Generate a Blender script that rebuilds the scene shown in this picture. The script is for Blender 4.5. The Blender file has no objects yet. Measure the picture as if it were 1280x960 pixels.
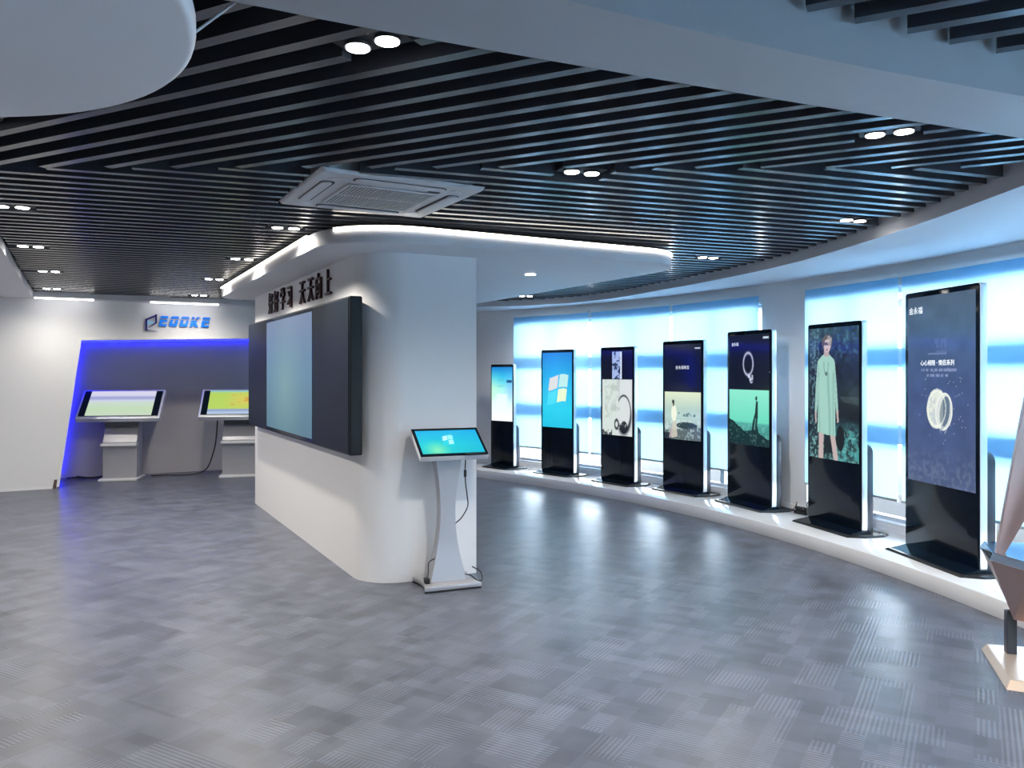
import bpy, bmesh, math, random
import numpy as np
from mathutils import Vector, Matrix

random.seed(7)
rng = np.random.default_rng(11)
scene = bpy.context.scene
COL = scene.collection
R = math.radians

# ------------------------------------------------------------------ camera, world, exposure
cam_d = bpy.data.cameras.new('camera')
cam = bpy.data.objects.new('camera', cam_d)
COL.objects.link(cam)
cam.location = (0, 0, 1.57)
cam.rotation_euler = (R(90), 0, 0)
cam_d.sensor_width = 36
cam_d.lens = 28.125
cam_d.shift_y = -15 / 1280
cam_d.clip_start = 0.05
scene.camera = cam

scene.view_settings.view_transform = 'Standard'
scene.view_settings.look = 'None'
scene.view_settings.gamma = 1
scene.view_settings.use_curve_mapping = False
scene.view_settings.exposure = 0.4
scene.cycles.use_denoising = True
scene.cycles.max_bounces = 10

world = bpy.data.worlds.new('overcast_daylight')
scene.world = world
world.use_nodes = True
bg = world.node_tree.nodes['Background']
bg.inputs[0].default_value = (0.90, 0.94, 1.0, 1)      # bright overcast sky
bg.inputs[1].default_value = 21.0

SPOT_W = 105.0                                           # each twin ceiling spot
SPOT_COL = (1.0, 0.94, 0.83)
LED_STRENGTH = 4.5

# ------------------------------------------------------------------ frames
ANG = R(28.3)
CU, SU = math.cos(ANG), math.sin(ANG)
def UV(u, v):
    return (u * CU - v * SU, u * SU + v * CU)
CX, CY = -7.93, 3.57                                    # centre of the curved window wall
def PC(r, deg):
    return (CX + r * math.cos(R(deg)), CY + r * math.sin(R(deg)))
Z_SLAT = 2.62

# ------------------------------------------------------------------ materials
MATS = {}
def lin(c):
    return tuple(((x / 255) / 12.92 if x / 255 <= 0.04045 else ((x / 255 + 0.055) / 1.055) ** 2.4) for x in c)

def mat(name, color, rough=0.5, metal=0.0, spec=0.5, emit=None, estr=0.0, noise=0.0, nscale=6.0, bump=0.0, bscale=200.0, coat=0.0):
    if name in MATS:
        return MATS[name]
    m = bpy.data.materials.new(name)
    m.use_nodes = True
    nt = m.node_tree
    b = nt.nodes['Principled BSDF']
    b.inputs['Base Color'].default_value = (*color, 1)
    b.inputs['Roughness'].default_value = rough
    b.inputs['Metallic'].default_value = metal
    b.inputs['Specular IOR Level'].default_value = spec
    b.inputs['Coat Weight'].default_value = coat
    if emit:
        b.inputs['Emission Color'].default_value = (*emit, 1)
        b.inputs['Emission Strength'].default_value = estr
    if noise or bump:
        tc = nt.nodes.new('ShaderNodeTexCoord')
        nz = nt.nodes.new('ShaderNodeTexNoise')
        nz.inputs['Scale'].default_value = nscale
        nz.inputs['Detail'].default_value = 4
        nt.links.new(tc.outputs['Object'], nz.inputs['Vector'])
        if noise:
            mp = nt.nodes.new('ShaderNodeMapRange')
            mp.inputs['To Min'].default_value = 1 - noise
            mp.inputs['To Max'].default_value = 1 + noise
            nt.links.new(nz.outputs['Fac'], mp.inputs['Value'])
            mx = nt.nodes.new('ShaderNodeVectorMath')
            mx.operation = 'SCALE'
            mx.inputs[0].default_value = color
            nt.links.new(mp.outputs[0], mx.inputs['Scale'])
            nt.links.new(mx.outputs[0], b.inputs['Base Color'])
        if bump:
            nb = nt.nodes.new('ShaderNodeTexNoise')
            nb.inputs['Scale'].default_value = bscale
            nt.links.new(tc.outputs['Object'], nb.inputs['Vector'])
            bp = nt.nodes.new('ShaderNodeBump')
            bp.inputs['Strength'].default_value = bump
            bp.inputs['Distance'].default_value = 0.002
            nt.links.new(nb.outputs['Fac'], bp.inputs['Height'])
            nt.links.new(bp.outputs[0], b.inputs['Normal'])
    MATS[name] = m
    return m

WHITE = mat('white_paint', (0.74, 0.735, 0.75), 0.55, noise=0.015, nscale=1.5, bump=0.1)
CEIL_W = mat('white_plaster_ceiling', (0.66, 0.66, 0.70), 0.6, noise=0.01)
BEAM_M = mat('grey_beam_paint', (0.44, 0.44, 0.46), 0.55, noise=0.02)
NICHE_M = mat('grey_niche_panel', (0.46, 0.44, 0.46), 0.6, noise=0.04, nscale=2)
SLAT_M = mat('charcoal_slat_metal', (0.048, 0.053, 0.066), 0.24, spec=0.85, noise=0.06, nscale=3)
VOID_M = mat('black_ceiling_void', (0.006, 0.007, 0.012), 0.9, spec=0.1, noise=0.1)
SUB_M = mat('dark_subfloor', (0.05, 0.052, 0.06), 0.9, noise=0.1)
PLAT_M = mat('white_gloss_platform', (0.78, 0.78, 0.80), 0.12, noise=0.01, nscale=3, coat=0.3)
FRAME_M = mat('window_frame_aluminium', (0.55, 0.57, 0.6), 0.4, metal=0.2, noise=0.03)
BLACK_GL = mat('black_glass', (0.004, 0.009, 0.018), 0.09, spec=0.18, noise=0.02)
BLACK_P = mat('black_plastic', (0.010, 0.012, 0.015), 0.45, spec=0.3, noise=0.05)
DARKG = mat('dark_grey_housing', (0.06, 0.065, 0.08), 0.35, metal=0.5, noise=0.05)
SILVER = mat('brushed_aluminium', (0.78, 0.81, 0.84), 0.38, metal=0.6, noise=0.03, nscale=20)
STAND_G = mat('grey_powder_coat', (0.36, 0.36, 0.39), 0.38, metal=0.3, noise=0.02)
LIGHT_G = mat('pale_grey_enamel', (0.64, 0.64, 0.67), 0.4, noise=0.02)
AC_M = mat('off_white_plastic', (0.62, 0.61, 0.63), 0.45, noise=0.015)
AC_DARK = mat('vent_shadow_black', (0.03, 0.03, 0.035), 0.7, noise=0.05)
ROSE = mat('rose_gold_metal', (0.50, 0.36, 0.33), 0.3, metal=0.75, noise=0.04)
ROSE_L = mat('champagne_gold_metal', (0.62, 0.49, 0.40), 0.35, metal=0.6, noise=0.04)
MIRROR = mat('polished_steel', (0.75, 0.74, 0.76), 0.1, metal=1.0, noise=0.02)
LENS = mat('lamp_lens', (0.9, 0.9, 0.9), 0.4, emit=(1, 0.97, 0.95), estr=30, noise=0.01)
LED_W = mat('warm_white_led', (0.9, 0.9, 0.85), 0.5, emit=(1, 0.93, 0.80), estr=LED_STRENGTH, noise=0.01)
LED_C = mat('white_led', (0.9, 0.9, 0.9), 0.5, emit=(1, 0.98, 0.96), estr=8.0, noise=0.01)
LED_B = mat('blue_led', (0.1, 0.1, 0.8), 0.5, emit=(0.006, 0.008, 1.0), estr=10.0, noise=0.01)
CABLE = mat('black_cable_rubber', (0.012, 0.012, 0.014), 0.5, noise=0.05)
TEXT_P = mat('dark_plum_lettering', (0.035, 0.006, 0.012), 0.45, noise=0.1)
EO_BLUE = mat('azure_lettering', lin((0, 132, 255)), 0.4, noise=0.01)
EO_NAVY = mat('navy_emblem', lin((28, 22, 120)), 0.4, noise=0.02)
EO_SKY = mat('sky_blue_emblem', lin((165, 215, 245)), 0.4, noise=0.02)
SKIRT_M = mat('brown_skirting', (0.10, 0.06, 0.06), 0.5, noise=0.1)
SIGN_W = mat('white_print', (0.8, 0.82, 0.85), 0.5, emit=(0.8, 0.86, 0.92), estr=0.75, noise=0.01)
SIGN_G = mat('pale_print', (0.6, 0.65, 0.7), 0.5, emit=(0.5, 0.58, 0.68), estr=0.8, noise=0.01)

def blind_material():
    m = bpy.data.materials.new('blue_roller_fabric')
    m.use_nodes = True
    nt = m.node_tree
    nt.nodes.clear()
    out = nt.nodes.new('ShaderNodeOutputMaterial')
    tr = nt.nodes.new('ShaderNodeBsdfTranslucent')
    df = nt.nodes.new('ShaderNodeBsdfDiffuse')
    ad = nt.nodes.new('ShaderNodeAddShader')
    tc = nt.nodes.new('ShaderNodeTexCoord')
    wv = nt.nodes.new('ShaderNodeTexNoise')
    wv.inputs['Scale'].default_value = 9
    mp = nt.nodes.new('ShaderNodeMapRange')
    mp.inputs['To Min'].default_value = 0.95
    mp.inputs['To Max'].default_value = 1.05
    nt.links.new(tc.outputs['Object'], wv.inputs['Vector'])
    nt.links.new(wv.outputs['Fac'], mp.inputs['Value'])
    sc = nt.nodes.new('ShaderNodeVectorMath')
    sc.operation = 'SCALE'
    sc.inputs[0].default_value = (0.165, 0.29, 0.385)
    nt.links.new(mp.outputs[0], sc.inputs['Scale'])
    nt.links.new(sc.outputs[0], tr.inputs['Color'])
    df.inputs['Color'].default_value = (0.16, 0.34, 0.52, 1)
    nt.links.new(tr.outputs[0], ad.inputs[0])
    nt.links.new(df.outputs[0], ad.inputs[1])
    nt.links.new(ad.outputs[0], out.inputs[0])
    return m
BLIND_M = blind_material()

def glass_material():
    m = bpy.data.materials.new('window_glass')
    m.use_nodes = True
    nt = m.node_tree
    nt.nodes.clear()
    out = nt.nodes.new('ShaderNodeOutputMaterial')
    t = nt.nodes.new('ShaderNodeBsdfTransparent')
    t.inputs[0].default_value = (0.93, 0.97, 0.98, 1)
    g = nt.nodes.new('ShaderNodeBsdfGlossy')
    g.inputs['Roughness'].default_value = 0.02
    mx = nt.nodes.new('ShaderNodeMixShader')
    mx.inputs[0].default_value = 0.06
    nt.links.new(t.outputs[0], mx.inputs[1])
    nt.links.new(g.outputs[0], mx.inputs[2])
    nt.links.new(mx.outputs[0], out.inputs[0])
    return m
GLASS_M = glass_material()

def carpet_material():
    m = bpy.data.materials.new('striped_carpet')
    m.use_nodes = True
    nt = m.node_tree
    N, L = nt.nodes, nt.links
    b = N['Principled BSDF']
    geo = N.new('ShaderNodeNewGeometry')
    rot = N.new('ShaderNodeVectorRotate')
    rot.rotation_type = 'Z_AXIS'
    rot.inputs['Angle'].default_value = -R(60)
    L.new(geo.outputs['Position'], rot.inputs['Vector'])
    sep = N.new('ShaderNodeSeparateXYZ')
    L.new(rot.outputs[0], sep.inputs[0])
    def math_(op, a, b_=None, c=None):
        n = N.new('ShaderNodeMath')
        n.operation = op
        for i, v in enumerate((a, b_, c)):
            if v is None:
                continue
            if isinstance(v, (int, float)):
                n.inputs[i].default_value = v
            else:
                L.new(v, n.inputs[i])
        return n.outputs[0]
    def cellnoise(sx, sy, ox=0.0, oy=0.0):
        cx = math_('FLOOR', math_('ADD', math_('DIVIDE', sep.outputs[0], sx), ox))
        cy = math_('FLOOR', math_('ADD', math_('DIVIDE', sep.outputs[1], sy), oy))
        cb = N.new('ShaderNodeCombineXYZ')
        L.new(cx, cb.inputs[0]); L.new(cy, cb.inputs[1])
        wn = N.new('ShaderNodeTexWhiteNoise')
        wn.noise_dimensions = '2D'
        L.new(cb.outputs[0], wn.inputs[0])
        return wn.outputs[0]
    c1 = cellnoise(0.20, 0.10)
    c2 = cellnoise(0.0833, 0.20, 0.5, 0.25)
    c3 = cellnoise(0.25, 0.25)
    along = math_('GREATER_THAN', c3, 0.5)
    k = 2 * math.pi / 0.021
    s1 = math_('SINE', math_('MULTIPLY', sep.outputs[0], k))
    s2 = math_('SINE', math_('MULTIPLY', sep.outputs[1], k))
    mixs = N.new('ShaderNodeMix')
    L.new(along, mixs.inputs[0]); L.new(s1, mixs.inputs[2]); L.new(s2, mixs.inputs[3])
    strong = math_('MULTIPLY', math_('GREATER_THAN', c1, 0.45), 0.24)
    stripe = math_('MULTIPLY', mixs.outputs[0], strong)
    tone = math_('ADD', math_('MULTIPLY_ADD', c1, 0.30, -0.15), math_('MULTIPLY_ADD', c2, 0.26, -0.13))
    nz = N.new('ShaderNodeTexNoise')
    nz.inputs['Scale'].default_value = 4.5
    nz.inputs['Detail'].default_value = 6
    L.new(geo.outputs['Position'], nz.inputs['Vector'])
    tone2 = math_('ADD', tone, math_('MULTIPLY_ADD', nz.outputs['Fac'], 0.7, -0.35))
    val = math_('ADD', math_('ADD', stripe, tone2), 1.0)
    sc = N.new('ShaderNodeVectorMath')
    sc.operation = 'SCALE'
    sc.inputs[0].default_value = (0.102, 0.112, 0.145)
    L.new(val, sc.inputs['Scale'])
    L.new(sc.outputs[0], b.inputs['Base Color'])
    rg = math_('MULTIPLY_ADD', nz.outputs['Fac'], 0.12, 0.29)
    L.new(rg, b.inputs['Roughness'])
    b.inputs['Specular IOR Level'].default_value = 0.27
    bp = N.new('ShaderNodeBump')
    bp.inputs['Strength'].default_value = 0.12
    bp.inputs['Distance'].default_value = 0.003
    L.new(math_('MULTIPLY', mixs.outputs[0], math_('GREATER_THAN', c1, 0.45)), bp.inputs['Height'])
    L.new(bp.outputs[0], b.inputs['Normal'])
    return m
CARPET_M = carpet_material()

def screen_material(name, strength=0.95, rough=0.1):
    m = bpy.data.materials.new(name)
    m.use_nodes = True
    nt = m.node_tree
    b = nt.nodes['Principled BSDF']
    at = nt.nodes.new('ShaderNodeAttribute')
    at.attribute_name = 'picture'
    b.inputs['Base Color'].default_value = (0.01, 0.012, 0.015, 1)
    b.inputs['Roughness'].default_value = rough
    b.inputs['Specular IOR Level'].default_value = 0.4
    nt.links.new(at.outputs['Color'], b.inputs['Emission Color'])
    b.inputs['Emission Strength'].default_value = strength
    return m
SCREEN_M = screen_material('lit_screen')

# ------------------------------------------------------------------ mesh helpers
class MB:
    def __init__(self):
        self.v = []; self.f = []
    def add(self, verts, faces):
        o = len(self.v)
        self.v += [tuple(p) for p in verts]
        self.f += [tuple(i + o for i in fc) for fc in faces]
        return self
    def box(self, x0, x1, y0, y1, z0, z1):
        return self.prism([(x0, y0), (x1, y0), (x1, y1), (x0, y1)], z0, z1)
    def prism(self, poly, z0, z1, top=None):
        n = len(poly)
        area = sum(poly[i][0] * poly[(i + 1) % n][1] - poly[(i + 1) % n][0] * poly[i][1] for i in range(n))
        t = top or poly
        if area < 0:
            poly = poly[::-1]; t = t[::-1]
        vs = [(p[0], p[1], z0) for p in poly] + [(p[0], p[1], z1) for p in t]
        fs = [tuple(range(n - 1, -1, -1)), tuple(range(n, 2 * n))]
        fs += [(i, (i + 1) % n, n + (i + 1) % n, n + i) for i in range(n)]
        return self.add(vs, fs)
    def prism_y(self, poly, y0, y1):
        """polygon in x,z extruded along y"""
        n = len(poly)
        area = sum(poly[i][0] * poly[(i + 1) % n][1] - poly[(i + 1) % n][0] * poly[i][1] for i in range(n))
        if area < 0:
            poly = poly[::-1]
        vs = [(p[0], y0, p[1]) for p in poly] + [(p[0], y1, p[1]) for p in poly]
        fs = [tuple(range(n)), tuple(range(2 * n - 1, n - 1, -1))]
        fs += [(i, n + i, n + (i + 1) % n, (i + 1) % n) for i in range(n)]
        return self.add(vs, fs)
    def prism_x(self, poly, x0, x1):
        """polygon in y,z extruded along x"""
        n = len(poly)
        area = sum(poly[i][0] * poly[(i + 1) % n][1] - poly[(i + 1) % n][0] * poly[i][1] for i in range(n))
        if area < 0:
            poly = poly[::-1]
        vs = [(x0, p[0], p[1]) for p in poly] + [(x1, p[0], p[1]) for p in poly]
        fs = [tuple(range(n - 1, -1, -1)), tuple(range(n, 2 * n))]
        fs += [(i, (i + 1) % n, n + (i + 1) % n, n + i) for i in range(n)]
        return self.add(vs, fs)
    def strip(self, inner, outer, z0, z1):
        """band between two polylines with the same number of points"""
        n = len(inner)
        vs = []
        for a, b in zip(inner, outer):
            vs += [(a[0], a[1], z0), (b[0], b[1], z0), (b[0], b[1], z1), (a[0], a[1], z1)]
        fs = []
        for i in range(n - 1):
            o, q = 4 * i, 4 * (i + 1)
            for k in range(4):
                k2 = (k + 1) % 4
                fs.append((o + k, q + k, q + k2, o + k2))
        fs += [(3, 2, 1, 0), tuple(4 * (n - 1) + k for k in range(4))]
        return self.add(vs, fs)
    def cyl(self, cx, cy, z0, z1, r, n=20, r1=None):
        r1 = r if r1 is None else r1
        a = [2 * math.pi * i / n for i in range(n)]
        return self.prism([(cx + r * math.cos(t), cy + r * math.sin(t)) for t in a], z0, z1,
                          [(cx + r1 * math.cos(t), cy + r1 * math.sin(t)) for t in a])
    def tube(self, pts, r, n=8):
        pts = [Vector(p) for p in pts]
        vs, fs = [], []
        for i, p in enumerate(pts):
            d = (pts[min(i + 1, len(pts) - 1)] - pts[max(i - 1, 0)]).normalized()
            a = d.orthogonal().normalized() if abs(d.z) > 0.95 else d.cross(Vector((0, 0, 1))).normalized()
            b = d.cross(a)
            for k in range(n):
                t = 2 * math.pi * k / n
                vs.append(p + a * (r * math.cos(t)) + b * (r * math.sin(t)))
        for i in range(len(pts) - 1):
            for k in range(n):
                k2 = (k + 1) % n
                fs.append((i * n + k, i * n + k2, (i + 1) * n + k2, (i + 1) * n + k))
        fs.append(tuple(range(n - 1, -1, -1)))
        fs.append(tuple(range((len(pts) - 1) * n, len(pts) * n)))
        return self.add(vs, fs)
    def build(self, name, m, parent=None, bevel=0.0, seg=2, smooth=False, loc=None, rotz=0.0):
        me = bpy.data.meshes.new(name)
        me.from_pydata(self.v, [], self.f)
        bm = bmesh.new(); bm.from_mesh(me)
        bmesh.ops.recalc_face_normals(bm, faces=bm.faces)
        if bevel:
            es = [e for e in bm.edges if len(e.link_faces) == 2 and e.calc_face_angle(0) > R(40)]
            bmesh.ops.bevel(bm, geom=es, offset=bevel, segments=seg, affect='EDGES', profile=0.5, clamp_overlap=True)
        bm.to_mesh(me); bm.free()
        if smooth:
            for p in me.polygons:
                p.use_smooth = True
            me.set_sharp_from_angle(angle=R(38))
        me.materials.append(m)
        o = bpy.data.objects.new(name, me)
        COL.objects.link(o)
        o.parent = parent
        if loc is not None:
            o.location = loc
        o.rotation_euler = (0, 0, rotz)
        return o

def tag(o, label, cat, group=None, kind=None):
    o['label'] = label
    o['category'] = cat
    if group: o['group'] = group
    if kind: o['kind'] = kind
    return o

def struct(o):
    o['kind'] = 'structure'
    return o

def empty(name, loc, rotz=0.0):
    o = bpy.data.objects.new(name, None)
    o.empty_display_size = 0.2
    COL.objects.link(o)
    o.location = loc
    o.rotation_euler = (0, 0, rotz)
    return o

def smooth_curve(pts, n=8):
    """Catmull-Rom through 2D or 3D points"""
    P = [np.array(p, float) for p in pts]
    P = [2 * P[0] - P[1]] + P + [2 * P[-1] - P[-2]]
    out = []
    for i in range(1, len(P) - 2):
        for k in range(n):
            t = k / n
            a, b, c, d = P[i - 1], P[i], P[i + 1], P[i + 2]
            out.append(tuple(0.5 * ((2 * b) + (-a + c) * t + (2 * a - 5 * b + 4 * c - d) * t * t + (-a + 3 * b - 3 * c + d) * t ** 3)))
    out.append(tuple(P[-2]))
    return out

def rounded_rect(x0, x1, y0, y1, r, n=8):
    """r: radii for corners (x0y0, x1y0, x1y1, x0y1)"""
    if not isinstance(r, (tuple, list)):
        r = (r,) * 4
    out = []
    for (cx, cy, a0, rr, sx, sy) in ((x0, y0, 180, r[0], 1, 1), (x1, y0, 270, r[1], -1, 1), (x1, y1, 0, r[2], -1, -1), (x0, y1, 90, r[3], 1, -1)):
        if rr <= 0:
            out.append((cx, cy)); continue
        for k in range(n + 1):
            t = R(a0 + 90 * k / n)
            out.append((cx + sx * rr + rr * math.cos(t), cy + sy * rr + rr * math.sin(t)))
    return out

def text_mesh(name, body, size, m, parent, loc, rot, depth=0.0, align='CENTER', shear=0.0, scale=(1, 1, 1), offset=0.0):
    cu = bpy.data.curves.new(name, 'FONT')
    cu.body = body
    cu.size = size
    cu.align_x = align
    cu.align_y = 'CENTER'
    cu.extrude = depth
    cu.shear = shear
    cu.offset = offset
    tmp = bpy.data.objects.new(name + '_curve', cu)
    COL.objects.link(tmp)
    dg = bpy.context.evaluated_depsgraph_get()
    me = bpy.data.meshes.new_from_object(tmp.evaluated_get(dg))
    bpy.data.objects.remove(tmp)
    bpy.data.curves.remove(cu)
    me.materials.clear()
    me.materials.append(m)
    o = bpy.data.objects.new(name, me)
    COL.objects.link(o)
    o.parent = parent
    o.location = loc
    o.rotation_euler = rot
    o.scale = scale
    return o

def screen_mesh(name, img, x0, x1, z0, z1, y, parent, m=None):
    """flat display facing -y, picture stored per vertex; img rows run bottom to top"""
    ny, nx = img.shape[:2]
    gx, gz = np.meshgrid(np.linspace(x0, x1, nx), np.linspace(z0, z1, ny))
    vs = np.stack([gx.ravel(), np.full(gx.size, y), gz.ravel()], 1)
    idx = np.arange(nx * ny).reshape(ny, nx)
    fs = np.stack([idx[:-1, :-1].ravel(), idx[:-1, 1:].ravel(), idx[1:, 1:].ravel(), idx[1:, :-1].ravel()], 1)
    me = bpy.data.meshes.new(name)
    me.from_pydata(vs.tolist(), [], fs.tolist())
    c = np.clip(img.reshape(-1, 3), 0, 1)
    c = np.where(c <= 0.04045, c / 12.92, ((c + 0.055) / 1.055) ** 2.4)
    att = me.color_attributes.new('picture', 'FLOAT_COLOR', 'POINT')
    att.data.foreach_set('color', np.concatenate([c, np.ones((len(c), 1))], 1).astype(np.float32).ravel())
    me.materials.append(m or SCREEN_M)
    o = bpy.data.objects.new(name, me)
    COL.objects.link(o)
    o.parent = parent
    return o

# ------------------------------------------------------------------ pictures for the screens (flat print)
def vnoise(ny, nx, gy, gx):
    g = rng.random((gy + 2, gx + 2))
    y = np.linspace(0, gy, ny)[:, None]; x = np.linspace(0, gx, nx)[None, :]
    iy = np.minimum(y.astype(int), gy); ix = np.minimum(x.astype(int), gx)
    fy = y - iy; fx = x - ix
    fy = fy * fy * (3 - 2 * fy); fx = fx * fx * (3 - 2 * fx)
    return (g[iy, ix] * (1 - fy) * (1 - fx) + g[iy, ix + 1] * (1 - fy) * fx + g[iy + 1, ix] * fy * (1 - fx) + g[iy + 1, ix + 1] * fy * fx)

def fbm(ny, nx, s):
    a = int(round(s * ny / nx))
    return (vnoise(ny, nx, a, s) * 0.5 + vnoise(ny, nx, 2 * a, 2 * s) * 0.3 + vnoise(ny, nx, 4 * a, 4 * s) * 0.2)

def canvas(ny, nx, c=(0, 0, 0)):
    im = np.zeros((ny, nx, 3)); im[:] = np.array(c) / 255
    Y, X = np.meshgrid(np.linspace(0, 1, ny), np.linspace(0, 1, nx), indexing='ij')
    return im, X, Y

def put(im, mask, c, a=1.0):
    m = (np.clip(mask.astype(float), 0, 1) * a)[..., None]
    im[:] = im * (1 - m) + np.array(c) / 255 * m

def grad(im, Y, stops):
    ys = [s[0] for s in stops]
    for k in range(3):
        im[..., k] = np.interp(Y, ys, [s[1][k] / 255 for s in stops])

def poly(X, Y, pts):
    inside = np.zeros(X.shape, bool)
    n = len(pts)
    for i in range(n):
        x1, y1 = pts[i]; x2, y2 = pts[(i + 1) % n]
        cond = ((y1 > Y) != (y2 > Y))
        xi = (x2 - x1) * (Y - y1) / ((y2 - y1) if y2 != y1 else 1e-9) + x1
        inside ^= cond & (X < xi)
    return inside

def ell(X, Y, cx, cy, rx, ry):
    return ((X - cx) / rx) ** 2 + ((Y - cy) / ry) ** 2 < 1

def smudge_line(im, X, Y, x0, x1, yc, h, c, a=0.8, step=0.012):
    """row of tiny unreadable marks"""
    cells = np.floor((X - x0) / step).astype(int)
    r = np.random.default_rng(int(abs(yc) * 1000)).random(400)
    m = (X > x0) & (X < x1) & (abs(Y - yc) < h) & (r[np.clip(cells, 0, 399)] > 0.25)
    put(im, m, c, a)

def window_flag(im, X, Y, cx, cy, w, h, cols):
    wave = 0.13 * h * np.sin((X - cx) / w * 3.0 + 0.4)
    xs = (X - cx) + 0.16 * (Y - cy) * w / h * -1
    ys = (Y - cy) - wave + 0.10 * h * (X - cx) / w
    for (sx, sy, c) in ((-1, 1, cols[0]), (1, 1, cols[1]), (-1, -1, cols[2]), (1, -1, cols[3])):
        m = (xs * sx > 0.03 * w) & (xs * sx < 0.5 * w) & (ys * sy > 0.03 * h) & (ys * sy < 0.5 * h)
        put(im, m, c, 0.92)

def pic_notice():
    im, X, Y = canvas(120, 68)
    grad(im, Y, [(0, (236, 244, 238)), (0.35, (214, 240, 236)), (0.6, (150, 225, 222)), (0.8, (55, 185, 220)), (1, (22, 120, 195))])
    put(im, np.clip((X - 0.55) * 1.5, 0, 0.5) * np.clip(1.2 - abs(Y - 0.62) * 3, 0, 1), (120, 170, 235))
    put(im, np.clip(0.5 - X, 0, 0.5) * np.clip(1.1 - abs(Y - 0.6) * 3, 0, 1), (200, 235, 180))
    put(im, (X > 0.24) & (X < 0.76) & (Y > 0.22) & (Y < 0.5), (222, 240, 238), 0.7)
    smudge_line(im, X, Y, 0.72, 0.98, 0.735, 0.022, (20, 70, 110), 0.9, 0.06)
    smudge_line(im, X, Y, 0.32, 0.6, 0.76, 0.01, (90, 170, 170), 0.7, 0.05)
    smudge_line(im, X, Y, 0.3, 0.6, 0.65, 0.012, (110, 180, 170), 0.5, 0.05)
    return im

def pic_desktop():
    im, X, Y = canvas(160, 92)
    grad(im, Y, [(0, (28, 178, 208)), (0.25, (30, 190, 218)), (0.55, (24, 160, 212)), (1, (22, 118, 200))])
    put(im, np.clip(1 - np.hypot((X - 0.5) * 1.2, (Y - 0.5) * 1.7), 0, 1), (70, 200, 230), 0.5)
    window_flag(im, X, Y, 0.52, 0.5, 0.62, 0.36, [(216, 208, 200), (185, 222, 215), (70, 205, 228), (226, 236, 190)])
    return im

def pic_win_wide():
    im, X, Y = canvas(90, 160)
    grad(im, Y, [(0, (22, 185, 190)), (0.4, (20, 190, 205)), (1, (20, 165, 215))])
    put(im, np.clip(1 - np.hypot((X - 0.25) * 4, (Y - 0.15) * 2.2), 0, 1), (150, 225, 160), 0.8)
    put(im, np.clip((X - 0.5) * 1.2, 0, 1), (10, 150, 210), 0.6)
    window_flag(im, X, Y, 0.48, 0.55, 0.17, 0.4, [(190, 245, 240), (150, 240, 235), (40, 200, 215), (170, 245, 240)])
    return im

def pic_ink():
    im, X, Y = canvas(200, 116, (3, 8, 26))
    n = fbm(200, 116, 14)
    a = (X > 0.34) & (X < 0.66) & (Y > 0.66) & (Y < 0.98)
    put(im, a, (150, 168, 210))
    put(im, a & (n < 0.42 + 0.25 * (0.85 - Y)), (28, 40, 74), 0.9)
    put(im, a & (X > 0.615), (205, 215, 235))
    b = (Y < 0.655) & (X > 0.01) & (X < 0.99)
    put(im, b, (198, 204, 204))
    put(im, b & (X < 0.5), (190, 205, 195), 0.5)
    n2 = fbm(200, 116, 9)
    put(im, b * np.clip((n2 - 0.45) * 4, 0, 1) * (abs(X - 0.35) < 0.25) * (Y > 0.2), (150, 160, 155), 0.5)
    d = np.hypot((X - 0.72) / 0.24, (Y - 0.26) / 0.22)
    ring = np.exp(-((d - 0.95) / (0.05 + 0.22 * np.clip(0.34 - Y, 0, 1) * 2)) ** 2) * (X > 0.6 - 0.05) * (n2 > 0.25)
    put(im, b * ring, (26, 32, 40), 0.95)
    put(im, b & ell(X, Y, 0.72, 0.1, 0.12, 0.075) & (n > 0.36), (22, 28, 34), 0.9)
    e = np.hypot((X - 0.49) / 0.07, (Y - 0.13) / 0.06)
    put(im, b * (abs(e - 0.85) < 0.3), (36, 42, 48), 0.8)
    put(im, b & (Y < 0.05 + 0.02 * np.sin(X * 40)) & (X < 0.34) & (n > 0.4), (40, 46, 50), 0.8)
    return im

def pic_rocks():
    im, X, Y = canvas(220, 124, (5, 14, 36))
    n = fbm(220, 124, 10); n2 = fbm(220, 124, 22)
    b = (Y < 0.5) & (X > 0.01) & (X < 0.99)
    t = Y / 0.5
    sky = np.zeros_like(im); grad(sky, t, [(0, (120, 140, 140)), (0.5, (170, 195, 190)), (0.62, (165, 190, 180)), (1, (205, 215, 185))])
    im[b] = sky[b]
    put(im, b & (abs(t - 0.53) < 0.045) & (n2 > 0.45) & (X > 0.38) & (X < 0.85), (70, 105, 105), 0.8)
    put(im, b & (t < 0.42) & (n2 > 0.5), (200, 215, 210), 0.6)
    put(im, b & ell(X, t, 0.62, 0.30, 0.28, 0.075) & (n2 > 0.3), (35, 55, 58), 0.92)
    put(im, b & (t < 0.16 + 0.10 * X + 0.05 * n) & (n2 > 0.38), (70, 82, 84), 0.85)
    put(im, b & (t < 0.13) & (X < 0.18), (30, 42, 50), 0.9)
    put(im, b & ell(X, t, 0.27, 0.55, 0.075, 0.18), (222, 226, 205), 0.95)
    put(im, b & poly(X, t, [(0.2, 0.02), (0.23, 0.36), (0.33, 0.38), (0.37, 0.06)]), (190, 185, 170), 0.85)
    put(im, b & poly(X, t, [(0.13, 0.02), (0.2, 0.3), (0.23, 0.05)]), (190, 170, 175), 0.8)
    put(im, b & ell(X, t, 0.25, 0.79, 0.035, 0.045), (40, 38, 36), 0.9)
    put(im, b & poly(X, t, [(0.24, 0.68), (0.3, 0.74), (0.24, 0.77)]), (60, 56, 50), 0.8)
    smudge_line(im, X, Y, 0.8, 0.98, 0.955, 0.007, (190, 205, 225), 0.9, 0.035)
    return im

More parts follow.
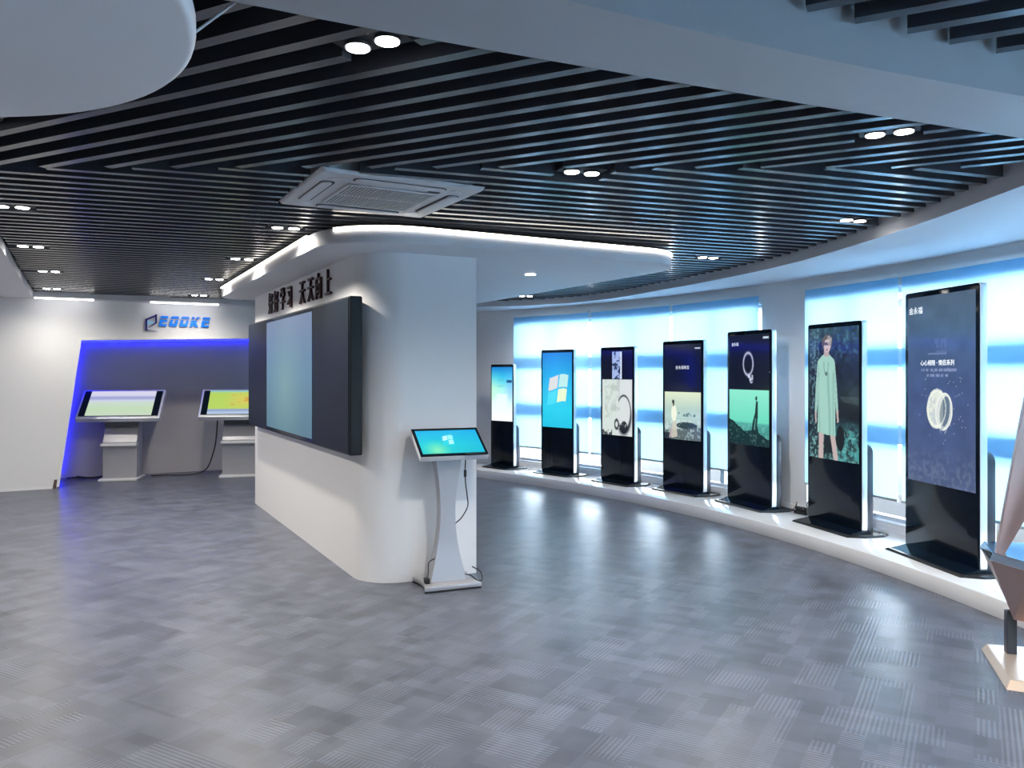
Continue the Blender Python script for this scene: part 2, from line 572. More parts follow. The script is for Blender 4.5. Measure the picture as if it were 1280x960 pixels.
def pic_sea():
    im, X, Y = canvas(220, 124, (9, 16, 34))
    n = fbm(220, 124, 10); n2 = fbm(220, 124, 24)
    b = (Y < 0.5) & (X > 0.01) & (X < 0.99)
    t = Y / 0.5
    sky = np.zeros_like(im); grad(sky, t, [(0, (50, 110, 105)), (0.38, (70, 150, 140)), (0.42, (100, 200, 175)), (1, (130, 215, 190))])
    im[b] = sky[b]
    put(im, b & (n2 > 0.55) & (t < 0.38), (110, 180, 170), 0.5)
    edge = np.interp(X, [0, 0.15, 0.4, 0.6, 0.8, 1], [0.46, 0.4, 0.24, 0.28, 0.22, 0.12]) + 0.04 * (n - 0.5)
    put(im, b & (t < edge) & (n2 > 0.22), (8, 34, 38), 0.93)
    put(im, b & (t < edge - 0.05) & (n2 > 0.62), (90, 125, 125), 0.5)
    put(im, b & poly(X, t, [(0.57, 0.24), (0.60, 0.42), (0.66, 0.6), (0.68, 0.8), (0.73, 0.8), (0.73, 0.55), (0.71, 0.38), (0.75, 0.22)]), (12, 40, 42), 0.92)
    put(im, b & poly(X, t, [(0.63, 0.3), (0.66, 0.5), (0.68, 0.5), (0.66, 0.28)]), (120, 190, 175), 0.6)
    put(im, b & ell(X, t, 0.69, 0.85, 0.025, 0.04), (20, 45, 45), 0.9)
    # necklace
    d = np.hypot((X - 0.49) / 0.125, (Y - 0.735) / 0.105)
    put(im, np.exp(-((d - 0.95) / 0.14) ** 2) * (0.75 + 0.25 * n2), (205, 205, 230), 0.95)
    put(im, ell(X, Y, 0.55, 0.615, 0.07, 0.03) & (n2 > 0.45), (205, 210, 230), 0.9)
    put(im, ell(X, Y, 0.57, 0.58, 0.04, 0.02) & (n2 > 0.45), (190, 200, 225), 0.8)
    smudge_line(im, X, Y, 0.78, 0.98, 0.965, 0.008, (200, 215, 230), 0.9, 0.035)
    return im

def pic_dress():
    im, X, Y = canvas(260, 146)
    n = fbm(260, 146, 7); n2 = fbm(260, 146, 18); n3 = fbm(260, 146, 32)
    base = np.zeros_like(im)
    grad(base, Y, [(0, (40, 62, 66)), (0.3, (22, 36, 46)), (0.7, (26, 36, 56)), (1, (38, 62, 78))])
    im[:] = base * (0.55 + 0.9 * n)[..., None]
    put(im, np.clip((n2 - 0.5) * 4, 0, 1) * np.clip((Y - 0.7) * 8, 0, 1), (80, 130, 145), 0.6)
    put(im, np.clip((n3 - 0.5) * 5, 0, 1) * np.clip((Y - 0.72) * 8, 0, 1) * (X > 0.5), (30, 60, 140), 0.5)
    put(im, np.clip((n3 - 0.52) * 8, 0, 1) * (X < 0.2), (110, 150, 160), 0.6)
    put(im, np.clip((n2 - 0.36) * 4, 0, 1) * np.clip((0.3 - Y) * 10, 0, 1) * (X > 0.52), (70, 150, 150), 0.85)
    put(im, np.clip((n3 - 0.5) * 5, 0, 1) * np.clip((0.3 - Y) * 10, 0, 1), (140, 205, 195), 0.5)
    put(im, poly(X, Y, [(0.6, 0.42), (0.75, 0.48), (1, 0.42), (1, 0.3), (0.6, 0.33)]), (18, 22, 30), 0.6)
    put(im, poly(X, Y, [(0.62, 0.48), (1, 0.48), (1, 0.42), (0.7, 0.44)]), (70, 85, 88), 0.5)
    # bag
    put(im, ell(X, Y, 0.64, 0.17, 0.085, 0.095), (16, 22, 28), 0.95)
    put(im, poly(X, Y, [(0.3, 0.04), (0.33, 0.19), (0.52, 0.18), (0.5, 0.05)]), (20, 28, 34), 0.85)
    # legs
    skin = (176, 160, 158)
    put(im, poly(X, Y, [(0.19, 0.0), (0.2, 0.2), (0.3, 0.2), (0.29, 0.0)]), skin)
    put(im, poly(X, Y, [(0.43, 0.2), (0.53, 0.2), (0.6, 0.0), (0.51, 0.0)]), skin)
    # dress with sleeves
    mint = (150, 190, 178)
    dress = poly(X, Y, [(0.17, 0.2), (0.18, 0.45), (0.2, 0.6), (0.16, 0.68), (0.17, 0.745), (0.27, 0.79), (0.34, 0.805), (0.42, 0.795), (0.52, 0.755), (0.54, 0.68), (0.51, 0.58), (0.54, 0.4), (0.54, 0.18), (0.35, 0.185)])
    put(im, dress, mint)
    arms = poly(X, Y, [(0.17, 0.74), (0.13, 0.55), (0.11, 0.36), (0.15, 0.34), (0.2, 0.52), (0.22, 0.68)]) | poly(X, Y, [(0.53, 0.74), (0.57, 0.56), (0.6, 0.38), (0.56, 0.36), (0.52, 0.5), (0.49, 0.66)])
    put(im, arms, (142, 180, 172))
    put(im, poly(X, Y, [(0.11, 0.36), (0.12, 0.27), (0.15, 0.27), (0.15, 0.35)]) | poly(X, Y, [(0.56, 0.37), (0.58, 0.28), (0.61, 0.29), (0.6, 0.38)]), skin)
    fold = np.exp(-((X - 0.2 - 0.02 * np.sin(Y * 9)) / 0.012) ** 2) + np.exp(-((X - 0.5) / 0.012) ** 2) + np.exp(-((X - 0.41 - 0.02 * np.sin(Y * 7)) / 0.02) ** 2)
    put(im, dress * np.clip(fold, 0, 1) * (Y < 0.66), (98, 138, 132), 0.6)
    put(im, dress * np.clip(0.5 + (n - 0.5) * 1.2, 0, 1), (130, 175, 165), 0.35)
    neck = np.abs(np.hypot((X - 0.35) / 0.045, (Y - 0.72) / 0.07) - 1) < 0.12
    put(im, neck & (Y < 0.74), (80, 110, 108), 0.7)
    put(im, ell(X, Y, 0.355, 0.648, 0.028, 0.014), (70, 95, 98), 0.8)
    # head
    put(im, poly(X, Y, [(0.31, 0.78), (0.31, 0.86), (0.41, 0.86), (0.41, 0.78)]), (165, 150, 150))
    put(im, ell(X, Y, 0.37, 0.885, 0.105, 0.062), (92, 86, 84), 0.95)
    put(im, ell(X, Y, 0.375, 0.862, 0.07, 0.05), (186, 170, 166))
    put(im, (abs(Y - 0.878) < 0.011) & (X > 0.29) & (X < 0.435), (50, 48, 56), 0.75)
    put(im, ell(X, Y, 0.37, 0.832, 0.02, 0.006), (120, 70, 75), 0.8)
    put(im, ell(X, Y, 0.42, 0.905, 0.055, 0.035) & (n3 > 0.4), (190, 185, 180), 0.6)
    return im

def pic_ring():
    im, X, Y = canvas(280, 158)
    grad(im, Y, [(0, (70, 84, 118)), (0.2, (62, 78, 116)), (0.5, (60, 78, 120)), (0.8, (66, 92, 122)), (1, (70, 88, 108))])
    n = fbm(280, 158, 6); n2 = fbm(280, 158, 26)
    im *= (0.9 + 0.2 * n)[..., None]
    put(im, (Y < 0.22) * np.clip((n2 - 0.45) * 5, 0, 1) * np.clip((0.22 - Y) * 7, 0, 1), (120, 130, 150), 0.35)
    cx, cy = 0.50, 0.40
    def ring(ox, oy, rx, ry, tilt):
        dx = X - cx - ox; dy = (Y - cy - oy) * 1.55
        a = dx * math.cos(tilt) + dy * math.sin(tilt); b = -dx * math.sin(tilt) + dy * math.cos(tilt)
        return np.hypot(a / rx, b / ry)
    a = ring(-0.045, 0.0, 0.15, 0.165, -0.25)
    b = ring(0.06, -0.012, 0.125, 0.155, -0.25)
    put(im, (a < 1), (188, 196, 196), 0.95)
    put(im, (a < 1) & (n2 > 0.5), (220, 224, 205), 0.6)
    put(im, (b < 1), (198, 204, 202), 0.95)
    h = ring(0.075, -0.012, 0.07, 0.125, -0.25)
    put(im, (h < 1), (84, 102, 122), 0.95)
    put(im, (h < 1) & (b < 0.9) & (X < cx + 0.05), (140, 152, 152), 0.8)
    put(im, ((a < 1) & (abs(a - 0.88) < 0.05)) | (abs(b - 0.93) < 0.05), (235, 238, 225), 0.6)
    sp = (rng.random(X.shape) > 0.995) & (np.hypot((X - 0.55) / 0.38, (Y - 0.42) / 0.2) < 1)
    put(im, sp, (220, 225, 235), 0.9)
    put(im, ell(X, Y, 0.55, 0.29, 0.05, 0.02) & (n2 > 0.45), (150, 160, 175), 0.7)
    put(im, abs(Y - 0.69) < 0.002 * (abs(X - 0.46) < 0.14), (150, 165, 190), 0.5)
    for yc in (0.695, 0.73, 0.757):
        smudge_line(im, X, Y, 0.42, 0.6, yc, 0.012, (96, 112, 150), 0.45, 0.03)
    smudge_line(im, X, Y, 0.2, 0.74, 0.603, 0.007, (150, 160, 195), 0.6, 0.018)
    smudge_line(im, X, Y, 0.3, 0.62, 0.574, 0.007, (150, 160, 195), 0.6, 0.018)
    return im

def pic_board():
    im, X, Y = canvas(70, 110)
    grad(im, Y, [(0, (96, 140, 160)), (0.5, (110, 158, 186)), (1, (128, 152, 190))])
    put(im, np.clip(1 - np.hypot((X - 0.45) * 2.2, (Y - 0.4) * 1.6), 0, 1), (150, 195, 190), 0.7)
    return im

def pic_table_a():
    im, X, Y = canvas(50, 110)
    grad(im, Y, [(0, (205, 222, 198)), (0.25, (200, 226, 184)), (0.5, (206, 226, 206)), (0.62, (212, 218, 236)), (0.68, (168, 172, 214)), (0.76, (172, 176, 216)), (0.82, (222, 222, 240)), (1, (222, 216, 240))])
    return im

def pic_table_b():
    im, X, Y = canvas(50, 110, (186, 218, 92))
    put(im, np.clip(1 - np.hypot((X - 0.55) * 3, (Y - 0.6) * 2), 0, 1), (226, 206, 90), 0.9)
    n = fbm(50, 110, 10)
    put(im, (n > 0.55) & (abs(X - 0.52) < 0.16) & (abs(Y - 0.62) < 0.26), (222, 150, 60), 0.6)
    put(im, Y < 0.22, (150, 168, 205), 1)
    put(im, Y < 0.12, (180, 200, 226), 1)
    put(im, Y > 0.93, (150, 210, 190), 1)
    return im

# ================================================================== STRUCTURE
# floor: base slab with carpet tiles
def platform_y_inner(r): return r
floor = struct(MB().prism([(-13, -3.6), (9, -3.6), (9, 17), (-13, 17)], -0.10, -0.008).build('floor', SUB_M))
GA = R(60)
def inside_room(x, y):
    u = x * CU + y * SU; v = -x * SU + y * CU
    r = math.hypot(x - CX, y - CY)
    if r > 11.9 or y < -2.9 or v > 13.5: return False
    if v > 12.42 and not (-0.35 < u < 4.4): return False
    if v > 7 and u < -1.62 : return False
    return u > -4.5
T = 0.5
tiles = []
for i in range(-40, 60):
    for j in range(-60, 60):
        gx, gy = (i + 0.5) * T, (j + 0.5) * T
        x = gx * math.cos(GA) - gy * math.sin(GA); y = gx * math.sin(GA) + gy * math.cos(GA)
        ok = any(inside_room(x + dx, y + dy) for dx in (-0.3, 0, 0.3) for dy in (-0.3, 0, 0.3))
        if not ok or math.hypot(x - CX, y - CY) > 11.45:
            continue
        if y > 0.6:
            px = 640 + 1000 * x / y; py = 465 + 1570 / y
            vis = -60 < px < 1340 and py < 1010
        else:
            vis = False
        u = x * CU + y * SU; v = -x * SU + y * CU
        hidden = 1.9 < u < 2.65 and 5.8 < v < 9.8
        tiles.append((not vis or hidden, y, x))
tiles.sort()
tile_me = None
for k, (nv, y, x) in enumerate(tiles):
    if k >= 290 or nv:
        break
    if tile_me is None:
        o = MB().box(-T / 2 + 0.0001, T / 2 - 0.0001, -T / 2 + 0.0001, T / 2 - 0.0001, -0.0075, 0).build('carpet_tile', CARPET_M, floor)
        tile_me = o.data
    else:
        o = bpy.data.objects.new('carpet_tile', tile_me)
        COL.objects.link(o); o.parent = floor
    o.location = (x, y, 0); o.rotation_euler = (0, 0, GA)
rest = MB()
for (nv, y, x) in tiles[k:]:
    c, s = math.cos(GA), math.sin(GA); h = T / 2 - 0.0001
    q = [(x + a * c - b * s, y + a * s + b * c) for a, b in ((-h, -h), (h, -h), (h, h), (-h, h))]
    rest.prism(q, -0.0075, 0)
o = rest.build('carpet_tile_field', CARPET_M, floor); o['kind'] = 'stuff'

# ceiling: black void plate above the slats
ceiling = struct(MB().prism([(-13, -3.6), (9, -3.6), (9, 17), (-13, 17)], 2.95, 3.05).build('ceiling', VOID_M))

# curved window wall -----------------------------------------------
RW0, RW1 = 11.96, 12.22
WINS = [(26.46, 48.21), (2.3, 23.27), (-23.4, -1.0)]
def arc(r, a0, a1, step=0.75):
    n = max(2, int(abs(a1 - a0) / step) + 1)
    return [PC(r, a0 + (a1 - a0) * i / (n - 1)) for i in range(n)]
wall_right = struct(empty('wall_right', (0, 0, 0)))
MB().strip(arc(RW0, -34, 57), arc(RW1, -34, 57), -0.1, 0.20).build('sill_wall', WHITE, wall_right, smooth=True)
MB().strip(arc(RW0, -34, 57), arc(RW1, -34, 57), 2.34, 3.0).build('head_wall', WHITE, wall_right, smooth=True)
for a0, a1 in ((-34, -23.4), (-1.0, 2.3), (23.27, 26.46), (48.21, 57)):
    MB().strip(arc(RW0, a0, a1), arc(RW1, a0, a1), 0.20, 2.34).build('pier', WHITE, wall_right, smooth=True)
MB().strip(arc(RW0 - 0.012, -34, 57), arc(RW0, -34, 57), 0.12, 0.17).build('skirting', WHITE, wall_right, smooth=True)
MB().strip(arc(RW1, -34, 57), arc(RW1 + 1.5, -34, 57), 2.42, 2.62).build('added_shade_overhang', CEIL_W, wall_right, smooth=True)  # unseen outside overhang, added to shade the tops of the blinds

BL = [(48.15, 40.83), (40.63, 33.57), (33.37, 26.5), (23.22, 17.43), (17.23, 9.94), (9.74, 2.35), (-1.05, -8.4), (-8.6, -15.9), (-16.1, -23.3)]
for wi, (a0, a1) in enumerate(WINS):
    w = struct(empty('window_%d' % (wi + 1), (*PC(12.08, (a0 + a1) / 2), 0.20)))
    w0 = Vector(w.location)
    def wpart(mb, name, m):
        mb.v = [(p[0] - w0.x, p[1] - w0.y, p[2] - w0.z) for p in mb.v]
        return mb.build(name, m, w, smooth=True)
    mids = [a0, a1] + [(b0 + b1) / 2 for b0, b1 in BL if a0 < (b0 + b1) / 2 < a1]
    mids.sort()
    rf0, rf1 = 12.04, 12.125
    wpart(MB().strip(arc(rf0, a0, a1), arc(rf1, a0, a1), 0.20, 0.235), 'bottom_rail', FRAME_M)
    wpart(MB().strip(arc(rf0, a0, a1), arc(rf1, a0, a1), 2.29, 2.34), 'top_rail', FRAME_M)
    for z in (1.0, 1.70):
        wpart(MB().strip(arc(rf0 - 0.01, a0, a1), arc(rf1, a0, a1), z - 0.09, z + 0.09), 'transom', FRAME_M)
    for q, mth in enumerate(mids):
        lo, hi = max(a0, mth - 0.16), min(a1, mth + 0.16)
        wpart(MB().strip(arc(rf0 + .02, lo, hi), arc(rf1, lo, hi), 0.235, 2.29), 'mullion', FRAME_M)
    for q in range(len(mids) - 1):
        lo, hi = mids[q] + 0.16, mids[q + 1] - 0.16
        for z0, z1 in ((0.235, 0.91), (1.09, 1.61), (1.79, 2.29)):
            wpart(MB().strip(arc(12.08, lo, hi), arc(12.086, lo, hi), z0, z1), 'pane', GLASS_M)

# back wall with a deep slanted niche ------------------------------
VB = 12.4
NU0T, NU0B, NU1 = -0.03, -0.30, 4.3
NZ0, NZ1 = 2.03, 2.16
wall_back = struct(empty('wall_back', (*UV(0, VB), 0), ANG))
mb = MB().prism_y([(-1.75, -0.1), (NU0B, -0.1), (NU0T, NZ0), (NU0T, 3.0), (-1.75, 3.0)], 0, 0.12)
mb.prism_y([(NU0T, NZ0), (NU1, NZ1), (NU1, 3.0), (NU0T, 3.0)], 0, 0.12)
mb.prism_y([(NU1, -0.1), (5.6, -0.1), (5.6, 3.0), (NU1, 3.0)], 0, 0.12)
mb.build('front_wall', WHITE, wall_back)
ND = 1.12
MB().prism_y([(-0.9, -0.1), (4.9, -0.1), (4.9, 2.5), (-0.9, 2.5)], ND, ND + 0.1).build('niche_back', NICHE_M, wall_back)
MB().prism_y([(NU0B - 0.10, -0.1), (NU0B - 0.005, -0.1), (NU0T - 0.005, NZ0 + .1), (NU0T - 0.10, NZ0 + .1)], 0.12, ND).build('niche_side', NICHE_M, wall_back)
MB().box(NU1 + .005, NU1 + 0.1, 0.12, ND, -0.1, NZ1 + 0.1).build('niche_side', NICHE_M, wall_back)
MB().prism_y([(NU0T - 0.1, NZ0 + 0.005), (NU1 + 0.1, NZ1 + 0.005), (NU1 + 0.1, NZ1 + 0.1), (NU0T - 0.1, NZ0 + 0.1)], 0.12, ND).build('niche_top', NICHE_M, wall_back)
# pale lip round the opening
def slx(z): return NU0B + (NU0T - NU0B) * z / NZ0
MB().prism_y([(slx(0.02), 0.02), (slx(0.02) + 0.035, 0.02), (NU0T + 0.035, NZ0 - 0.03), (NU1, NZ1 - 0.03), (NU1, NZ1), (NU0T, NZ0)], -0.012, 0.10).build('niche_lip', WHITE, wall_back, bevel=0.004)
MB().box(-1.75, NU0B - 0.005, -0.008, 0.0, 0, 0.015).build('floor_trim', WHITE, wall_back)
MB().prism_y([(NU0B - 0.04, 0.0), (NU0B + 0.005, 0.0), (NU0B + 0.02, 0.12), (NU0B - 0.02, 0.12)], -0.010, 0.12).build('wall_end_skirting', SKIRT_M, wall_back)

def ledge(name, m, poly_v, y0, y1, parent):
    return MB().prism_y(poly_v, y0, y1).build(name, m, parent)
MB().prism_y([(slx(0.06) + 0.004, 0.06), (slx(0.06) + 0.022, 0.06), (slx(1.98) + 0.022, 1.98), (slx(1.98) + 0.004, 1.98)], ND - 0.07, ND - 0.045).build('side_light_strip', LED_B, wall_back)
MB().prism_y([(NU0T + 0.02, NZ0 - 0.022), (NU1 - 0.05, NZ1 - 0.022), (NU1 - 0.05, NZ1 - 0.005), (NU0T + 0.02, NZ0 - 0.005)], ND - 0.07, ND - 0.045).build('top_light_strip', LED_B, wall_back)

# other walls, out of the picture
def wall_seg(name, a, b, th=0.2):
    a, b = Vector(a), Vector(b)
    d = (b - a).normalized(); n = Vector((-d.y, d.x)) * th
    return struct(MB().prism([tuple(a), tuple(b), tuple(b + n), tuple(a + n)], -0.1, 3.0).build(name, WHITE))
wall_seg('wall_left', UV(-1.62, 7.0), UV(-1.62, 12.6))
wall_seg('wall_left', UV(-4.6, 7.0), UV(-1.62, 7.0))
wall_seg('wall_left', UV(-4.6, -0.2), UV(-4.6, 7.0))
pl = UV(-4.6, -0.2)
wall_seg('wall_rear', (pl[0], -3.0), pl)
wall_seg('wall_rear', (3.0, -3.0), (pl[0] - 0.2, -3.0))

# white window platform -------------------------------------------
RP = 11.14
plat = struct(MB().strip(arc(RP, -33, 56), arc(RW0, -33, 56), -0.006, 0.12).build('trim_1', PLAT_M, bevel=0.008, smooth=True))
plat['label'] = 'curved white gloss platform along the windows'

# curved ceiling border above the platform ------------------------
fas = smooth_curve([(1.6, -3.0), (2.1, -1.0), (2.42, 1.0), (2.58, 2.8), (2.66, 4.2), (2.64, 5.88), (2.40, 7.58), (1.80, 9.38), (1.2, 10.75), (0.38, 11.6), (-0.47, 11.95), (-1.3, 12.2)], 8)
def outward(p):
    a = math.degrees(math.atan2(p[1] - CY, p[0] - CX))
    return PC(RW0 + 0.02, a)
border = struct(MB().strip(fas, [outward(p) for p in fas], 2.54, 2.60).build('trim_2', CEIL_W, smooth=True))
fas_out = []
for i, p in enumerate(fas):
    a = Vector(fas[max(0, i - 1)]); b = Vector(fas[min(len(fas) - 1, i + 1)])
    d = (b - a).normalized(); n = Vector((d.y, -d.x))
    fas_out.append((p[0] + n.x * 0.04, p[1] + n.y * 0.04))
struct(MB().strip(fas, fas_out, 2.60, 2.80).build('trim_3', CEIL_W, smooth=True))

# left ceiling border + strip along the back wall
UL = -0.56
struct(MB().prism([UV(-4.6, -0.2), UV(UL - 0.55, -0.2), UV(UL, 6.0), UV(UL, VB - 0.22), UV(UL, VB + 0.1), UV(-1.7, VB + 0.1), UV(-1.62, 7.0), UV(-4.6, 7.0)], 2.55, 2.64).build('trim_4', CEIL_W))
struct(MB().prism([UV(UL, VB - 0.2), UV(5.4, VB - 0.2), UV(5.4, VB + 0.02), UV(UL, VB + 0.02)], 2.55, 2.64).build('trim_5', CEIL_W))
ls = empty('ceiling_light_line', (*UV(0, VB - 0.2), 2.6), ANG)
tag(ls, 'thin white light line along the ceiling edge above the blue lettering', 'light strip')
for a, b in ((UL + 0.02, 0.15), (0.85, 1.75)):
    MB().box(a, b, -0.004, 0.02, -0.066, -0.05).build('light_bar', LED_C, ls)

# dropped curved beam ---------------------------------------------
bf = smooth_curve([(-4.2, 0.15), (-2.6, 1.05), (-1.6, 1.6), (-0.72, 2.0), (-0.45, 2.135), (0.0, 2.34), (0.67, 2.63), (1.22, 2.86), (2.05, 3.19), (2.75, 3.45)], 6)
bn = smooth_curve([(-3.9, -0.25), (-2.3, 0.68), (-1.3, 1.24), (-0.45, 1.69), (-0.2, 1.83), (0.22, 2.045), (0.80, 2.32), (1.32, 2.54), (2.1, 2.84), (2.78, 3.08)], 6)
beam = struct(MB().strip(bn, bf, 2.50, 2.90).build('trim_6', BEAM_M, smooth=True))

# thick partition (rounded corner) --------------------------------
PU0, PU1, PV0, PV1 = 1.83, 2.72, 5.64, 9.95
part_wall = struct(MB().prism(rounded_rect(PU0, PU1, PV0, PV1, (0.32, 0, 0, 0.08), 14), -0.006, 2.90).build('wall_partition', WHITE, smooth=True, rotz=ANG))

# white dropped slab over the partition ---------------------------
SLAB_Z0, SLAB_Z1 = 2.46, 2.575
slab_out = rounded_rect(1.47, 4.55, 5.19, 10.3, (0.62, 0.5, 0.3, 0.3), 12)
slab = struct(MB().prism(slab_out, SLAB_Z0, SLAB_Z1).build('trim_7', CEIL_W, bevel=0.012, smooth=True, rotz=ANG))
n_arc = 13
front = slab_out[4:n_arc * 2 - 5]
def offset_poly(pts, d):
    out = []
    for i, p in enumerate(pts):
        a = Vector(pts[max(0, i - 1)]); b = Vector(pts[min(len(pts) - 1, i + 1)])
        t = (b - a).normalized(); n = Vector((t.y, -t.x))
        out.append((p[0] + n.x * d, p[1] + n.y * d))
    return out
cove = empty('cove_light', (0, 0, SLAB_Z1), ANG)
tag(cove, 'warm white light strip round the edge of the white dropped ceiling slab', 'light strip')
MB().strip(front, offset_poly(front, 0.012), -0.024, 0.0).build('edge_strip', LED_W, cove, smooth=True)
MB().box(1.456, 1.47, 5.9, 10.0, -0.012, 0.0).build('top_strip', LED_W, cove)

# hanging white disc (upper left) ---------------------------------
disc = empty('ceiling_disc', (-1.73, 1.70, 2.42))
tag(disc, 'large round white disc hung below the dark ceiling slats', 'ceiling panel')
a = [2 * math.pi * i / 96 for i in range(96)]
mb = MB().prism([(0.985 * math.cos(t), 0.985 * math.sin(t)) for t in a], 0.0, 0.07)
DISC_M = mat('white_disc_paint', (0.84, 0.82, 0.83), 0.5, noise=0.01)
mb.build('panel', DISC_M, disc, bevel=0.02, seg=3, smooth=True)
for t in (20, 75, 140, 200, 260, 320):
    MB().cyl(0.9 * math.cos(R(t)), 0.9 * math.sin(R(t)), 0.06, 0.53, 0.004, 8).build('hanger_rod', SILVER, disc)
for t in (8, 30):
    c, s = math.cos(R(t)), math.sin(R(t))
    MB().tube([(0.96 * c, 0.96 * s, 0.05), (1.10 * c, 1.10 * s, 0.19)], 0.004, 6).build('side_clip', LIGHT_G, disc)

# ------------------------------------------------------------------ twin spots: positions
TWINS = [(-0.45, 2.58, 'n'), (0.37, 4.24, 'f'), (1.67, 3.54, 'n'), (2.38, 5.58, 'f'), (1.81, 7.39, 'f'),
         (-1.66, 5.87, 'f'), (-2.52, 7.47, 'f'), (-3.39, 9.10, 'f'), (-4.31, 11.02, 'f'),
         (-3.20, 5.12, 'f'), (-4.05, 6.73, 'f'), (-4.86, 8.40, 'f'), (-5.84, 10.15, 'f'),
         (0.19, 11.12, 'f'),
         (-2.30, 3.40, 'n'), (1.9, 1.1, 'n'), (0.4, 0.3, 'n')]
A_N, A_F = -26.5, 19.5
AC_C = (-0.80, 4.78); AC_A = 29.0; AC_S = 0.96
SEAM = 4.12

def in_rect(x, y, c, ang, hx, hy):
    dx, dy = x - c[0], y - c[1]
    ca, sa = math.cos(R(ang)), math.sin(R(ang))
    return abs(dx * ca + dy * sa) < hx and abs(-dx * sa + dy * ca) < hy

fas_np = np.array(fas); bf_np = np.array(bf); bn_np = np.array(bn)
def slat_ok(x, y, grp):
    if grp == 'n' and y > SEAM - 0.012: return False
    if grp == 'f' and y < SEAM + 0.012: return False
    if y < -0.8: return False
    u = x * CU + y * SU; v = -x * SU + y * CU
    ul = UL if v > 6 else UL - 0.55 * (6 - v) / 6.2
    if u < ul + 0.02 or v > VB - 0.225: return False
    fx = np.interp(y, fas_np[:, 1], fas_np[:, 0])
    if x > fx - 0.03: return False
    if grp == 'n':
        yf = np.interp(x, bf_np[:, 0], bf_np[:, 1]); yn = np.interp(x, bn_np[:, 0], bn_np[:, 1])
        if yn - 0.03 < y < yf + 0.03: return False
    if PU0 - 0.03 < u < PU1 + 0.03 and PV0 - 0.03 < v < PV1 + 0.03: return False
    if in_rect(x, y, AC_C, AC_A, AC_S / 2 + 0.004, AC_S / 2 + 0.004): return False
    for tx, ty, g in TWINS:
        if abs(tx - x) < 0.3 and abs(ty - y) < 0.3 and in_rect(x, y, (tx, ty), A_N if g == 'n' else A_F, 0.14, 0.08): return False
    if math.hypot(x - disc.location.x, y - disc.location.y) < 0 : return False
    return True

SW, SH, SP = 0.048, 0.15, 0.15
slat_me = MB().box(-0.5, 0.5, -SW / 2, SW / 2, 0, SH).build('slat', SLAT_M, ceiling)
me_slat = slat_me.data
bpy.data.objects.remove(slat_me)
for grp, ang, o0, o1 in (('n', A_N, -2.2, 4.95), ('f', A_F, 2.6, 12.4)):
    dx, dy = math.cos(R(ang)), math.sin(R(ang)); nx, ny = -dy, dx
    off = o0
    while off < o1:
        s = -9.0; start = None; step = 0.02
        while s < 10.0:
            x, y = nx * off + dx * s, ny * off + dy * s
            ok = slat_ok(x, y, grp)
            if ok and start is None: start = s
            if (not ok) and start is not None:
                if s - start > 0.12:
                    o = bpy.data.objects.new('slat', me_slat)
                    COL.objects.link(o); o.parent = ceiling
                    m = (start + s - step) / 2
                    o.location = (nx * off + dx * m, ny * off + dy * m, Z_SLAT)
                    o.rotation_euler = (0, 0, R(ang)); o.scale = (s - start, 1, 1)
                start = None
            s += step
        off += SP

# ================================================================== CEILING THINGS
def spot(name, loc, watts, size=160, blend=0.95, parent=None, color=SPOT_COL, rot=(0, 0, 0)):
    d = bpy.data.lights.new(name, 'SPOT')
    d.energy = watts; d.spot_size = R(size); d.spot_blend = blend; d.color = color
    d.shadow_soft_size = 0.05
    o = bpy.data.objects.new(name, d)
    COL.objects.link(o); o.parent = parent; o.location = loc; o.rotation_euler = rot
    return o

TW_LAB = ['twin ceiling spotlight beside the grey beam near the white disc', 'twin ceiling spotlight where the two slat directions meet, beside the air conditioner',
          'twin ceiling spotlight close to the grey beam on the window side', 'twin ceiling spotlight by the curved ceiling border, nearest the beam',
          'twin ceiling spotlight by the curved ceiling border, beside the dropped slab corner',
          'twin ceiling spotlight just in front of the rounded slab corner', 'twin ceiling spotlight along the slab, second from its rounded corner',
          'twin ceiling spotlight along the slab, third from its rounded corner', 'twin ceiling spotlight close to the back wall above the blue lettering',
          'twin ceiling spotlight in the left border row, farthest from the back wall', 'twin ceiling spotlight in the left border row, third from the back wall',
          'twin ceiling spotlight in the left border row, second from the back wall', 'twin ceiling spotlight in the left border row, in the corner by the back wall',
          'twin ceiling spotlight in the far slats behind the white slab',
          'twin ceiling spotlight beside the white disc toward the left border', 'twin ceiling spotlight behind the beam on the window side', 'twin ceiling spotlight behind the beam toward the room entrance']
for (x, y, g), lab in zip(TWINS, TW_LAB):
    ang = A_N if g == 'n' else A_F
    tail = '' if y > 2 and abs(x / y) < 0.64 else '_offscreen'
    t = empty('twin_spotlight' + tail, (x, y, Z_SLAT + 0.005), R(ang))
    tag(t, lab, 'ceiling light', 'twin spotlights between the ceiling slats')
    hb = MB().box(-0.125, 0.125, -0.062, 0.062, 0.012, 0.12)
    hb.build('housing', BLACK_P, t, bevel=0.004)
    for sx in (-1, 1):
        MB().cyl(sx * 0.058, 0, 0.0, 0.014, 0.045, 24).build('trim_ring', DARKG, t)
        MB().cyl(sx * 0.058, 0, -0.003, 0.004, 0.038, 24).build('lens' + tail, LENS, t)
    wall_near = -x * SU + y * CU > 11.3
    spot('spot_lamp' + tail, (0, 0, -0.02), SPOT_W * (0.5 if wall_near else 1.0), parent=t)   # dimmed next to the back wall

